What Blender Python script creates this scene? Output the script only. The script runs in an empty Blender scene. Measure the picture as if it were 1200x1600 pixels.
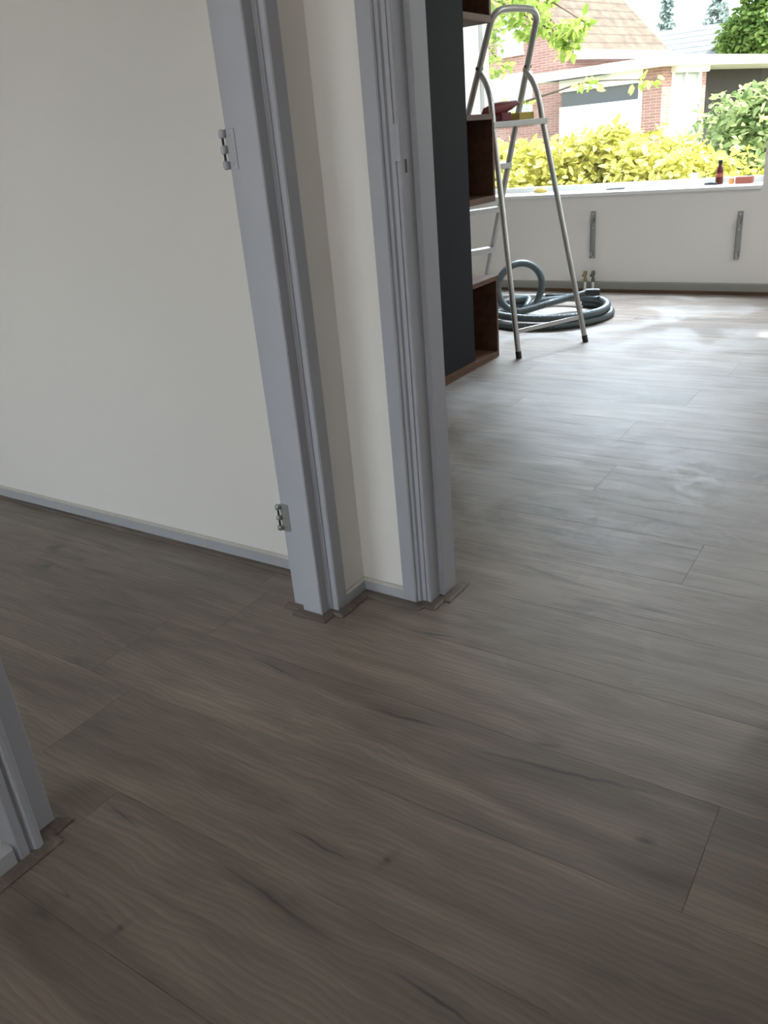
import bpy, bmesh, math, random
import numpy as np
from mathutils import Vector, Matrix
random.seed(7)
C = bpy.context.scene.collection
S = bpy.context.scene

# ------------------------------------------------------------------ camera
cam = bpy.data.cameras.new('camera'); cam.sensor_fit = 'VERTICAL'; cam.sensor_height = 24.0
cam.lens = 19.037; cam.clip_start = 0.02; cam.clip_end = 400
co = bpy.data.objects.new('camera', cam); C.objects.link(co)
Rr = [(0.83554265, 0.16214491, -0.52495477), (0.54322019, -0.38699333, 0.74508254), (-0.08234265, -0.90771427, -0.41142982)]
# columns above: image right, image down, viewing direction
co.matrix_world = Matrix([[r[0], -r[1], -r[2], t] for r, t in zip(Rr, (0, 0, 1.09))] + [[0, 0, 0, 1]])
S.camera = co

# ------------------------------------------------------------------ world, sun, exposure
EXPOSURE = 2.0
w = bpy.data.worlds.new('sky'); S.world = w; w.use_nodes = True
nt = w.node_tree; bg = nt.nodes['Background']
sky = nt.nodes.new('ShaderNodeTexSky'); sky.sky_type = 'NISHITA'; sky.sun_disc = False
sky.sun_elevation = math.radians(48); sky.sun_rotation = math.radians(110); sky.air_density = 1.2; sky.dust_density = 3.0
mx = nt.nodes.new('ShaderNodeMix'); mx.data_type = 'RGBA'; mx.inputs['Factor'].default_value = 0.55
nt.links.new(sky.outputs[0], mx.inputs['A']); mx.inputs['B'].default_value = (5.0, 5.1, 5.2, 1)
nt.links.new(mx.outputs['Result'], bg.inputs[0]); bg.inputs[1].default_value = 0.28
sl = bpy.data.lights.new('sun', 'SUN'); sl.energy = 2.4; sl.angle = math.radians(0.6); sl.color = (1, .96, .88)
so = bpy.data.objects.new('sun', sl); C.objects.link(so)
SUN_DIR = Vector((0.94, -0.13, 1.0)).normalized()          # towards the sun
so.rotation_euler = SUN_DIR.to_track_quat('Z', 'Y').to_euler()
S.view_settings.view_transform = 'Standard'; S.view_settings.look = 'None'
S.view_settings.exposure = EXPOSURE; S.view_settings.gamma = 1.0; S.view_settings.use_curve_mapping = False
S.cycles.max_bounces = 14; S.cycles.diffuse_bounces = 8; S.cycles.transparent_max_bounces = 24
S.cycles.sample_clamp_indirect = 6

def portal(name, loc, direction, sx, sy, energy=None, color=(1, 1, 1), spread=180):
    l = bpy.data.lights.new(name, 'AREA'); l.shape = 'RECTANGLE'; l.size = sx; l.size_y = sy
    if energy is None:
        l.cycles.is_portal = True
    else:
        l.energy = energy; l.color = color; l.spread = math.radians(spread)
    o = bpy.data.objects.new(name, l); C.objects.link(o); o.location = loc
    o.rotation_euler = Vector(direction).to_track_quat('-Z', 'Y').to_euler()
    return o
# sky portal at the seen window; area lights below it are added fill
portal('sky_portal', (-2.05, 6.24, 1.5), (0, -1, 0), 2.1, 1.7)
portal('added_fill_window_head', (-1.75, 6.06, 2.19), (.12, -1, -2.0), 1.9, .24, 13.5, (.72, .86, 1), 72)  # added light panel above the view, brightens the far floor
portal('added_fill_window_head_wide', (-2.0, 6.05, 2.19), (0, -1, -.9), 2.0, .24, 4.2, (.84, .93, 1))  # second added panel, spreads wider over the living room
portal('added_fill_hall', (-.80, -2.44, .75), (0, 1, -.22), .5, 1.2, .8, (1, .96, .93))  # unseen light added behind the camera for the hall
portal('added_fill_side_room', (-2.25, -1.56, .9), (.2, 1, -.2), 1.6, 1.3, 1.15, (1, .95, .92))  # unseen light added to brighten the side room wall

# ------------------------------------------------------------------ materials
def srgb(*c): return tuple(((v/255)/12.92 if v/255 <= .04045 else ((v/255+.055)/1.055)**2.4) for v in c) + (1,)
class N:
    def __init__(s, name):
        s.m = bpy.data.materials.new(name); s.m.use_nodes = True
        s.t = s.m.node_tree; s.b = s.t.nodes['Principled BSDF']
    def n(s, ty, **kw):
        x = s.t.nodes.new(ty)
        for k, v in kw.items(): setattr(x, k, v)
        return x
    def l(s, a, b): s.t.links.new(a, b)
    def val(s, sock, v):
        if hasattr(v, 'is_linked') or isinstance(v, bpy.types.NodeSocket): s.l(v, sock)
        else: sock.default_value = v
    def math(s, op, a, b=None, c=None, clamp=False):
        x = s.n('ShaderNodeMath', operation=op, use_clamp=clamp)
        s.val(x.inputs[0], a)
        if b is not None: s.val(x.inputs[1], b)
        if c is not None: s.val(x.inputs[2], c)
        return x.outputs[0]
    def mapr(s, v, a, b, c=0., d=1.):
        x = s.n('ShaderNodeMapRange'); s.l(v, x.inputs[0])
        for i, q in enumerate((a, b, c, d)): x.inputs[i+1].default_value = q
        return x.outputs[0]
    def mix(s, f, a, b, mode='MIX'):
        x = s.n('ShaderNodeMix', data_type='RGBA', blend_type=mode)
        s.val(x.inputs['Factor'], f); s.val(x.inputs['A'], a); s.val(x.inputs['B'], b)
        return x.outputs['Result']
    def coord(s, which='Object', scale=(1, 1, 1), loc=(0, 0, 0)):
        tc = s.n('ShaderNodeTexCoord'); mp = s.n('ShaderNodeMapping')
        s.l(tc.outputs[which], mp.inputs[0]); mp.inputs['Scale'].default_value = scale; mp.inputs['Location'].default_value = loc
        return mp.outputs[0]
    def noise(s, vec, scale, detail=4, rough=.5, dist=0.):
        x = s.n('ShaderNodeTexNoise'); s.l(vec, x.inputs['Vector'])
        x.inputs['Scale'].default_value = scale; x.inputs['Detail'].default_value = detail
        x.inputs['Roughness'].default_value = rough; x.inputs['Distortion'].default_value = dist
        return x.outputs['Fac']
    def bump(s, h, strength=.2, dist=.001):
        x = s.n('ShaderNodeBump'); s.l(h, x.inputs['Height'])
        x.inputs['Strength'].default_value = strength; x.inputs['Distance'].default_value = dist
        s.l(x.outputs[0], s.b.inputs['Normal'])
def simple(name, col, rough=.5, metal=0., var=.06, scale=6., bump=0., bscale=200., spec=.5, dist=.0006):
    a = N(name); v = a.coord()
    f = a.noise(v, scale, 5, .6)
    c0 = tuple(x*(1-var) for x in col[:3])+(1,); c1 = tuple(min(1, x*(1+var)) for x in col[:3])+(1,)
    a.l(a.mix(f, c0, c1), a.b.inputs['Base Color'])
    a.b.inputs['Roughness'].default_value = rough; a.b.inputs['Metallic'].default_value = metal
    a.b.inputs['Specular IOR Level'].default_value = spec
    if bump: a.bump(a.noise(v, bscale, 3, .6), bump, dist)
    return a.m
M = {}
M['wall'] = simple('wall_paint', (.79, .765, .74), .85, var=.02, scale=2, bump=.35, bscale=260, spec=.2)
M['wall_rough'] = simple('textured_wall_paint', (.78, .77, .74), .9, var=.03, scale=30, bump=.8, bscale=120, spec=.2, dist=.002)
M['ceiling'] = simple('ceiling_paint', (.82, .81, .79), .9, var=.02)
M['frame'] = simple('grey_gloss_paint', (.405, .412, .455), .55, var=.03, scale=14, bump=.12, bscale=90, spec=.28)
M['base'] = simple('baseboard_paint', (.42, .43, .46), .42, var=.03, scale=10)
M['basetop'] = simple('baseboard_top_edge', (.52, .50, .46), .6, var=.12, scale=40)  # paler, warmer tone along the baseboard tops
M['olive'] = simple('grey_green_baseboard_paint', (.30, .305, .28), .5, var=.06, scale=8)
M['white'] = simple('white_window_paint', (.82, .83, .82), .35, var=.02)
M['charcoal'] = simple('charcoal_panel', (.017, .0175, .019), .8, var=.08, scale=30, spec=.12)
M['steel'] = simple('galvanised_steel', (.42, .43, .43), .38, metal=.8, var=.12, scale=50)
M['alu'] = simple('aluminium', (.46, .455, .44), .33, metal=.85, var=.08, scale=30)
M['alu_tread'] = simple('ribbed_aluminium', (.42, .42, .41), .45, metal=.7, var=.08, scale=60, bump=.5, bscale=300)
M['rubber'] = simple('black_rubber', (.02, .02, .02), .7)
M['hose'] = simple('grey_ribbed_plastic', (.075, .095, .10), .4, var=.08)
M['black'] = simple('black_plastic', (.015, .015, .015), .4)
M['red'] = simple('dark_red_plastic', (.13, .010, .014), .5, var=.2, scale=30)
M['yellow'] = simple('yellow_sponge', (.50, .38, .10), .9, var=.2, scale=80, bump=.6, bscale=200, dist=.002)
M['brass'] = simple('brass', (.35, .27, .14), .4, metal=.8)
M['cream'] = simple('white_plastic', (.78, .78, .75), .5)
M['amber'] = simple('red_brown_glass', (.10, .018, .012), .15, var=.2)
M['orange'] = simple('orange_plastic', (.8, .30, .08), .4)
M['terracotta'] = simple('faded_red_card', (.36, .10, .07), .7, var=.3, scale=40)
M['paper'] = simple('pale_paper', (.80, .79, .74), .8, var=.08, scale=20)
M['mortar'] = simple('grey_metal_tool', (.12, .13, .12), .5, metal=.4)

def wood(name, c0, c1, rough=.62, axis='Y'):
    a = N(name); sc = {'X': (1.5, 22, 22), 'Y': (22, 1.5, 22), 'Z': (22, 22, 1.5)}[axis]
    v = a.coord(scale=sc); f = a.noise(v, 1.3, 6, .6, .6); g = a.noise(v, 7, 4, .6)
    c = a.mix(a.mapr(f, .3, .7), c0, c1)
    c = a.mix(a.mapr(g, .35, .7, 0, .45), c, tuple(x*.5 for x in c0[:3])+(1,))
    a.l(c, a.b.inputs['Base Color']); a.b.inputs['Roughness'].default_value = rough
    a.b.inputs['Specular IOR Level'].default_value = .25; a.bump(g, .15, .0005); return a.m
M['walnut'] = wood('walnut_veneer', (.075, .036, .022, 1), (.15, .076, .046, 1))
M['walnut_z'] = wood('walnut_veneer_upright', (.075, .036, .022, 1), (.15, .076, .046, 1), axis='Z')
M['strip'] = wood('oak_laminate_bead', (.115, .092, .078, 1), (.20, .165, .14, 1), .5, 'X')
M['rawwood'] = wood('bare_brown_wood', (.09, .055, .035, 1), (.17, .105, .065, 1), .7, 'X')

# the laminate floor
CRACKS = [  # x0,y0,x1,y1,width,strength
    (-.86, .648, -.60, .622, .0050, .85), (-1.23, 1.146, -1.04, 1.120, .0036, .75), (-.88, 1.112, -.675, 1.128, .006, .7),
    (-.64, 1.098, -.22, 1.152, .007, .7), (-.84, .768, -.655, .760, .0038, .85), (-.515, .626, -.33, .613, .0045, .9),
    (-.955, 1.408, -.815, 1.436, .006, .55), (-1.165, .651, -1.055, .634, .0032, .65), (-.53, 1.166, -.455, 1.184, .008, .45),
    (-.28, 1.030, -.24, 1.038, .009, .5), (-.625, .793, -.605, .789, .007, .75), (-.925, .476, -.905, .472, .007, .7),
    (-1.09, .436, -1.02, .424, .012, .35), (-2.27, 1.310, -2.20, 1.346, .022, .5), (-2.17, 1.222, -2.12, 1.232, .014, .5),
    (-.93, 2.06, -.62, 2.03, .010, .6), (-1.15, 2.50, -.95, 2.48, .011, .6), (-.75, 2.49, -.62, 2.47, .012, .6),
    (-1.00, 2.22, -.78, 2.19, .012, .5), (-.72, 2.27, -.45, 2.23, .008, .7), (-.86, 1.83, -.66, 1.79, .013, .5), (-.52, 1.74, -.40, 1.75, .010, .45),
    (-1.30, 3.02, -1.02, 2.99, .010, .55), (-.92, 3.30, -.66, 3.27, .010, .5), (-1.45, 3.55, -1.15, 3.52, .012, .5), (-.70, 3.72, -.50, 3.70, .012, .5), (-1.2, 2.72, -1.0, 2.70, .010, .5)]
def floor_material():
    a = N('oak_laminate')
    uv = a.n('ShaderNodeUVMap', uv_map='grain').outputs[0]
    def mp(sx, sy, lx=0, ly=0):
        m = a.n('ShaderNodeMapping'); a.l(uv, m.inputs[0]); m.inputs['Scale'].default_value = (sx, sy, 1)
        m.inputs['Location'].default_value = (lx, ly, 0); return m.outputs[0]
    big = a.noise(mp(1.1, 6.5), 1.5, 4, .55, .8)
    mid = a.noise(mp(2.6, 30), 1.6, 5, .6, .8)
    wv = a.n('ShaderNodeTexWave', wave_type='BANDS', bands_direction='Y', wave_profile='SAW'); a.l(mp(.55, 1), wv.inputs[0])
    wv.inputs['Scale'].default_value = 26; wv.inputs['Distortion'].default_value = 16; wv.inputs['Detail'].default_value = 2.5
    wv.inputs['Detail Scale'].default_value = .35; wv.inputs['Detail Roughness'].default_value = .45
    fine = a.noise(mp(5, 260), 1.2, 3, .6)
    tone = a.n('ShaderNodeAttribute', attribute_name='tone').outputs['Fac']
    c = a.mix(a.mapr(big, .28, .72), (.142, .109, .088, 1), (.320, .259, .211, 1))
    c = a.mix(a.mapr(mid, .35, .75, 0, .5), c, (.105, .088, .078, 1))
    c = a.mix(a.mapr(wv.outputs['Fac'], .0, 1., 0, .34), c, (.09, .075, .066, 1))
    c = a.mix(a.mapr(fine, .4, .75, 0, .18), c, (.26, .225, .195, 1))
    tn = a.n('ShaderNodeMix', data_type='RGBA', blend_type='MULTIPLY'); tn.inputs['Factor'].default_value = 1
    cr = a.n('ShaderNodeCombineColor'); tv = a.mapr(tone, 0, 1, .86, 1.12)
    for i in range(3): a.l(tv, cr.inputs[i])
    a.l(c, tn.inputs['A']); a.l(cr.outputs[0], tn.inputs['B']); c = tn.outputs['Result']
    # dark smoky knots
    kn = a.noise(mp(3.2, 9, 4, 7), 1.0, 3, .5, .3)
    c = a.mix(a.mapr(kn, .60, .78, 0, .55), c, (.055, .05, .046, 1))
    # sparse natural cracks
    r = a.noise(mp(1.5, 13, 9, 2), 1.1, 3, .5, .2)
    ridge = a.mapr(a.math('ABSOLUTE', a.math('SUBTRACT', r, .5)), .0, .008, 1, 0)
    gate = a.mapr(a.noise(mp(1.6, 4, 2, 11), 1.0, 2), .60, .70, 0, .55)
    c = a.mix(a.math('MULTIPLY', ridge, gate), c, (.045, .038, .033, 1))
    # individual cracks and knots of this floor
    pos = a.n('ShaderNodeNewGeometry').outputs['Position']
    wob = a.n('ShaderNodeTexNoise'); a.l(pos, wob.inputs['Vector']); wob.inputs['Scale'].default_value = 16; wob.inputs['Detail'].default_value = 3
    wsub = a.n('ShaderNodeVectorMath', operation='MULTIPLY_ADD'); a.l(wob.outputs['Color'], wsub.inputs[0])
    wsub.inputs[1].default_value = (.02, .016, 0); wsub.inputs[2].default_value = (-.010, -.008, 0)
    wp = a.n('ShaderNodeVectorMath', operation='ADD'); a.l(pos, wp.inputs[0]); a.l(wsub.outputs[0], wp.inputs[1])
    tot = None
    for (x0, y0, x1, y1, wd, st) in CRACKS:
        L = math.hypot(x1-x0, y1-y0); ang = math.atan2(y1-y0, x1-x0)
        m = a.n('ShaderNodeMapping', vector_type='TEXTURE'); a.l(wp.outputs[0], m.inputs[0])
        m.inputs['Location'].default_value = ((x0+x1)/2, (y0+y1)/2, 0); m.inputs['Rotation'].default_value = (0, 0, ang)
        m.inputs['Scale'].default_value = (L/2, wd, 1)
        ln = a.n('ShaderNodeVectorMath', operation='LENGTH'); a.l(m.outputs[0], ln.inputs[0])
        v = a.mapr(ln.outputs['Value'], .15, 1.1, st, 0)
        ln2 = a.n('ShaderNodeVectorMath', operation='MULTIPLY'); a.l(m.outputs[0], ln2.inputs[0]); ln2.inputs[1].default_value = (.85, .17, 0)
        ln3 = a.n('ShaderNodeVectorMath', operation='LENGTH'); a.l(ln2.outputs[0], ln3.inputs[0])
        v2 = a.mapr(ln3.outputs['Value'], .0, 1.0, st*.30, 0)
        v = a.math('MAXIMUM', v, v2)
        tot = v if tot is None else a.math('MAXIMUM', tot, v)
    c = a.mix(tot, c, (.042, .040, .036, 1))
    # dust wiped over the boards in the doorway and the living room
    sm = a.n('ShaderNodeSeparateXYZ'); a.l(pos, sm.inputs[0])
    dz = a.mapr(sm.outputs[1], 1.25, 1.9)
    d1 = a.n('ShaderNodeTexNoise'); a.l(pos, d1.inputs['Vector']); d1.inputs['Scale'].default_value = 2.6; d1.inputs['Detail'].default_value = 5; d1.inputs['Distortion'].default_value = .8
    dust = a.math('MULTIPLY', a.mapr(d1.outputs['Fac'], .44, .60), dz)
    d2 = a.n('ShaderNodeTexNoise'); a.l(pos, d2.inputs['Vector']); d2.inputs['Scale'].default_value = 9; d2.inputs['Detail'].default_value = 4; d2.inputs['Distortion'].default_value = 1.5
    sc2 = a.n('ShaderNodeVectorMath', operation='DISTANCE'); a.l(pos, sc2.inputs[0]); sc2.inputs[1].default_value = (-.60, 2.45, 0)
    near = a.mapr(sc2.outputs['Value'], .15, .6, 1, 0)
    scuff = a.math('MULTIPLY', near, a.mapr(d2.outputs['Fac'], .48, .66))
    ring = a.n('ShaderNodeVectorMath', operation='DISTANCE'); a.l(wp.outputs[0], ring.inputs[0]); ring.inputs[1].default_value = (-.56, 1.50, 0)
    rg_ = a.math('MULTIPLY', a.mapr(a.math('ABSOLUTE', a.math('SUBTRACT', ring.outputs['Value'], .17)), 0, .035, 1, 0), a.mapr(d2.outputs['Fac'], .42, .62, 0, .20))
    dall = a.math('MAXIMUM', a.math('MAXIMUM', a.math('MULTIPLY', dust, .40), rg_), a.math('MULTIPLY', scuff, .75))
    c = a.mix(dall, c, (.37, .36, .35, 1))
    c = a.mix(a.math('MULTIPLY', tot, .6), c, (.06, .058, .054, 1))
    c = a.mix(a.math('MULTIPLY', a.mapr(mid, .52, .72, 0, .35), dz), c, (.10, .095, .09, 1))
    a.l(c, a.b.inputs['Base Color'])
    ro = a.math('ADD', a.mapr(mid, .3, .7, .38, .48), a.math('MULTIPLY', dall, .25))
    a.l(ro, a.b.inputs['Roughness']); a.b.inputs['Specular IOR Level'].default_value = .5
    a.bump(a.math('ADD', fine, a.math('MULTIPLY', mid, .7)), .22, .0007)
    return a.m
M['floor'] = floor_material()

def glass_material(name='window_glass', tint=(.93, .95, .94, 1)):
    a = N(name); a.t.nodes.remove(a.b)
    tr = a.n('ShaderNodeBsdfTransparent'); tr.inputs[0].default_value = tint
    gl = a.n('ShaderNodeBsdfGlossy'); gl.inputs['Roughness'].default_value = .01
    lw = a.n('ShaderNodeLayerWeight'); lw.inputs[0].default_value = .5
    fac = a.math('MULTIPLY_ADD', a.math('POWER', lw.outputs['Facing'], 5), .9, .035, clamp=True)
    mxs = a.n('ShaderNodeMixShader'); a.l(fac, mxs.inputs[0]); a.l(tr.outputs[0], mxs.inputs[1]); a.l(gl.outputs[0], mxs.inputs[2])
    a.l(mxs.outputs[0], a.t.nodes['Material Output'].inputs[0]); return a.m
M['glass'] = glass_material()
M['glass_door'] = M['glass_side'] = M['glass']
def leaf_material(name, c0, c1, trans=.4):
    a = N(name); a.t.nodes.remove(a.b)
    v = a.coord(); f = a.noise(v, 7, 3)
    att = a.n('ShaderNodeAttribute', attribute_name='leaf').outputs['Fac']
    ff = a.math('MULTIPLY_ADD', a.math('SUBTRACT', f, .5), .8, att, clamp=True)
    c = a.mix(ff, c0, c1)
    d = a.n('ShaderNodeBsdfDiffuse'); a.l(c, d.inputs[0]); t = a.n('ShaderNodeBsdfTranslucent'); a.l(c, t.inputs[0])
    mxs = a.n('ShaderNodeMixShader'); mxs.inputs[0].default_value = trans; a.l(d.outputs[0], mxs.inputs[1]); a.l(t.outputs[0], mxs.inputs[2])
    a.l(mxs.outputs[0], a.t.nodes['Material Output'].inputs[0]); return a.m
M['leaf_gold'] = leaf_material('golden_leaves', (.36, .36, .06, 1), (.88, .84, .34, 1))
M['leaf_green'] = leaf_material('green_leaves', (.14, .22, .08, 1), (.52, .60, .30, 1))
M['leaf_light'] = leaf_material('fresh_leaves', (.22, .34, .06, 1), (.62, .72, .24, 1), .5)
M['leaf_dark'] = leaf_material('tree_leaves', (.07, .14, .04, 1), (.32, .44, .13, 1))
M['needle'] = leaf_material('hazed_needles', (.20, .27, .26, 1), (.36, .44, .43, 1), .2)  # distance haze is put into this pale needle colour
M['bark'] = simple('bark', (.10, .075, .055), .9, var=.3, scale=20)
def brick_material():
    a = N('pink_brick'); v = a.coord('Generated')
    tc = a.n('ShaderNodeTexCoord'); sx = a.n('ShaderNodeSeparateXYZ'); a.l(tc.outputs['Object'], sx.inputs[0])
    cb = a.n('ShaderNodeCombineXYZ'); a.l(a.math('ADD', sx.outputs[0], sx.outputs[1]), cb.inputs[0]); a.l(sx.outputs[2], cb.inputs[1])
    b = a.n('ShaderNodeTexBrick'); a.l(cb.outputs[0], b.inputs[0]); b.inputs['Scale'].default_value = 1
    b.inputs['Brick Width'].default_value = .22; b.inputs['Row Height'].default_value = .065; b.inputs['Mortar Size'].default_value = .006
    b.inputs['Color1'].default_value = (.27, .135, .115, 1); b.inputs['Color2'].default_value = (.34, .19, .165, 1); b.inputs['Mortar'].default_value = (.40, .34, .30, 1)
    a.l(b.outputs[0], a.b.inputs['Base Color']); a.b.inputs['Roughness'].default_value = .9; return a.m
M['brick'] = brick_material()
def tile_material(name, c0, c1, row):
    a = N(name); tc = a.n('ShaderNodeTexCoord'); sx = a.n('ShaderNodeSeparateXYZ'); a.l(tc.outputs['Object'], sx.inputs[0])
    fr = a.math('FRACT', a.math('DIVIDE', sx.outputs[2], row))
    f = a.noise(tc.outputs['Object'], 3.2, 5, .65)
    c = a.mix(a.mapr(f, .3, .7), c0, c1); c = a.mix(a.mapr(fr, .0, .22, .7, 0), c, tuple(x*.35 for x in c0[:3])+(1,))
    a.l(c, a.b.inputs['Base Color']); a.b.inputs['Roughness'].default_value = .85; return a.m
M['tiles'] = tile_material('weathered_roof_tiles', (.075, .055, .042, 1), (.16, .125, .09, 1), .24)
M['slate'] = tile_material('grey_roof_tiles', (.14, .145, .155, 1), (.18, .185, .195, 1), .22)
M['fascia'] = simple('white_fascia', (.80, .80, .80), .6)
M['darkglass'] = simple('dark_house_glass', (.07, .08, .09), .1)
M['paleglass'] = simple('curtained_glass', (.35, .38, .38), .2)
M['recess_dark'] = simple('recess_shade_colour', (.032, .028, .030), .8)  # near black tone stands in for shade inside the recess
M['paving'] = simple('grey_paving', (.30, .29, .275), .9, var=.15, scale=3)
M['ground'] = simple('garden_soil_and_lawn', (.22, .22, .12), .95, var=.3, scale=2)

# ------------------------------------------------------------------ mesh helpers
class MB:
    def __init__(s): s.v = []; s.f = []; s.m = []
    def add(s, vs, fs, mi=0):
        n = len(s.v); s.v += [tuple(p) for p in vs]; s.f += [tuple(i+n for i in f) for f in fs]; s.m += [mi]*len(fs); return s
    def box(s, x0, x1, y0, y1, z0, z1, mi=0):
        vs = [(x, y, z) for z in (z0, z1) for x, y in ((x0, y0), (x1, y0), (x1, y1), (x0, y1))]
        return s.add(vs, [(3, 2, 1, 0), (4, 5, 6, 7), (0, 1, 5, 4), (1, 2, 6, 5), (2, 3, 7, 6), (3, 0, 4, 7)], mi)
    def prism(s, poly, z0, z1, mi=0):
        n = len(poly)
        a = sum(poly[i][0]*poly[(i+1) % n][1]-poly[(i+1) % n][0]*poly[i][1] for i in range(n))
        if a < 0: poly = poly[::-1]
        vs = [(x, y, z0) for x, y in poly]+[(x, y, z1) for x, y in poly]
        return s.add(vs, [tuple(range(n))[::-1], tuple(range(n, 2*n))]+[(i, (i+1) % n, n+(i+1) % n, n+i) for i in range(n)], mi)
    def obox(s, c, ax, ay, az, mi=0):   # centre and three half-vectors
        c, ax, ay, az = map(Vector, (c, ax, ay, az))
        vs = [c+sx*ax+sy*ay+sz*az for sz in (-1, 1) for sx, sy in ((-1, -1), (1, -1), (1, 1), (-1, 1))]
        return s.add(vs, [(3, 2, 1, 0), (4, 5, 6, 7), (0, 1, 5, 4), (1, 2, 6, 5), (2, 3, 7, 6), (3, 0, 4, 7)], mi)
    def tube(s, pts, r, n=12, cap=True, mi=0, flat=None):
        pts = [Vector(p) for p in pts]; k = len(pts)
        rs = [float(q) for q in r] if hasattr(r, '__len__') else [r]*k
        T = []
        for i in range(k):
            d = pts[min(i+1, k-1)]-pts[max(i-1, 0)]; T.append(d.normalized())
        up = Vector((0, 0, 1)) if abs(T[0].z) < .9 else Vector((1, 0, 0))
        if flat is not None: up = Vector(flat)
        u = (up-up.dot(T[0])*T[0]).normalized(); vs = []
        for i in range(k):
            u = (u-u.dot(T[i])*T[i]).normalized(); w_ = T[i].cross(u)
            for j in range(n):
                an = 2*math.pi*j/n; vs.append(pts[i]+rs[min(i, len(rs)-1)]*(math.cos(an)*u+math.sin(an)*w_))
        fs = [(i*n+j, i*n+(j+1) % n, (i+1)*n+(j+1) % n, (i+1)*n+j) for i in range(k-1) for j in range(n)]
        if cap: fs += [tuple(range(n))[::-1], tuple(range((k-1)*n, k*n))]
        return s.add(vs, fs, mi)
    def lathe(s, c, prof, n=20, mi=0):
        vs = [(c[0]+r*math.cos(2*math.pi*j/n), c[1]+r*math.sin(2*math.pi*j/n), c[2]+z) for r, z in prof for j in range(n)]
        k = len(prof); fs = [(i*n+j, i*n+(j+1) % n, (i+1)*n+(j+1) % n, (i+1)*n+j) for i in range(k-1) for j in range(n)]
        fs += [tuple(range(n))[::-1], tuple(range((k-1)*n, k*n))]
        return s.add(vs, fs, mi)
    def build(s, name, mats, parent=None, smooth=False, bevel=0.):
        me = bpy.data.meshes.new(name); me.from_pydata(s.v, [], s.f)
        for m in (mats if isinstance(mats, (list, tuple)) else [mats]): me.materials.append(m)
        me.polygons.foreach_set('material_index', s.m)
        me.update()
        o = bpy.data.objects.new(name, me); C.objects.link(o)
        if parent is not None:
            o.parent = parent
            o.matrix_parent_inverse = Matrix.Translation(-parent.location)
        if smooth:
            me.polygons.foreach_set('use_smooth', [True]*len(me.polygons)); me.set_sharp_from_angle(angle=math.radians(40))
        if bevel:
            b = o.modifiers.new('bevel', 'BEVEL'); b.width = bevel; b.segments = 2; b.limit_method = 'ANGLE'; b.angle_limit = math.radians(40)
        return o
def thing(name, label, cat, loc, group=None):
    o = bpy.data.objects.new(name, None); C.objects.link(o); o.location = loc; o.empty_display_size = .1
    o['label'] = label; o['category'] = cat
    if group: o['group'] = group
    return o
def tag(o, label, cat, group=None):
    o['label'] = label; o['category'] = cat
    if group: o['group'] = group
    return o
def struct(o, label=None, cat=None):
    o['kind'] = 'structure'
    if label: o['label'] = label
    if cat: o['category'] = cat
    return o
def sempty(name, loc, label=None, cat=None):
    o = bpy.data.objects.new(name, None); C.objects.link(o); o.location = loc; o.empty_display_size = .1
    return struct(o, label, cat)
def spline(P, n=8, closed=False):
    P = [Vector(p) for p in P]; out = []
    for i in range(len(P)-1):
        a = P[max(i-1, 0)]; b = P[i]; c = P[i+1]; d = P[min(i+2, len(P)-1)]
        for k in range(n):
            t = k/n
            out.append(.5*((2*b)+(c-a)*t+(2*a-5*b+4*c-d)*t*t+(3*b-a-3*c+d)*t**3))
    out.append(P[-1]); return out

# ------------------------------------------------------------------ floor (planks are one surface)
PW, Y0, PL = .2435, .436, 1.38
JOINT = {0: -1.163, 1: -1.40, 2: -.17, 3: -.02, 4: -.07, 5: -.12, 6: -.428, 7: -1.42, 8: -.839, 9: -.22, 10: -.917, 11: -.1, 12: -.795}
def build_floor():
    rnd = random.Random(11); vs, fs, uv, tone = [], [], [], []
    k0 = int(math.floor((-2.5-Y0)/PW)); k1 = int(math.ceil((6.15-Y0)/PW))
    for k in range(k0, k1):
        ya, yb = Y0+k*PW, Y0+(k+1)*PW
        j = JOINT.get(k, rnd.uniform(0, PL)); j -= math.ceil((j+4.3)/PL)*PL
        x = j
        while x < 2.2:
            xa, xb = x, x+PL; x += PL
            rx, ry, tt = rnd.uniform(0, 40), rnd.uniform(0, 40), rnd.random()
            g, gx, d = .0006, .0005, .0009
            n = len(vs)
            P = [(xa, ya, -d), (xb, ya, -d), (xb, yb, -d), (xa, yb, -d), (xa+gx, ya+g, 0), (xb-gx, ya+g, 0), (xb-gx, yb-g, 0), (xa+gx, yb-g, 0)]
            vs += P
            for f in ((4, 5, 6, 7), (0, 1, 5, 4), (1, 2, 6, 5), (2, 3, 7, 6), (3, 0, 4, 7)):
                fs.append(tuple(n+i for i in f)); tone.append(tt if f[0] == 4 else tt*.6)
                uv += [(P[i][0]+rx, P[i][1]+ry) for i in f]
    n = len(vs); vs += [(-4.3, -2.6, -.02), (2.2, -2.6, -.02), (2.2, 6.2, -.02), (-4.3, 6.2, -.02)]
    fs.append((n+3, n+2, n+1, n)); tone.append(0); uv += [(0, 0)]*4
    me = bpy.data.meshes.new('floor'); me.from_pydata(vs, [], fs)
    u = me.uv_layers.new(name='grain'); u.data.foreach_set('uv', [c for p in uv for c in p])
    at = me.attributes.new('tone', 'FLOAT', 'FACE'); at.data.foreach_set('value', tone)
    me.materials.append(M['floor']); o = bpy.data.objects.new('floor', me); C.objects.link(o); struct(o)
build_floor()

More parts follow.
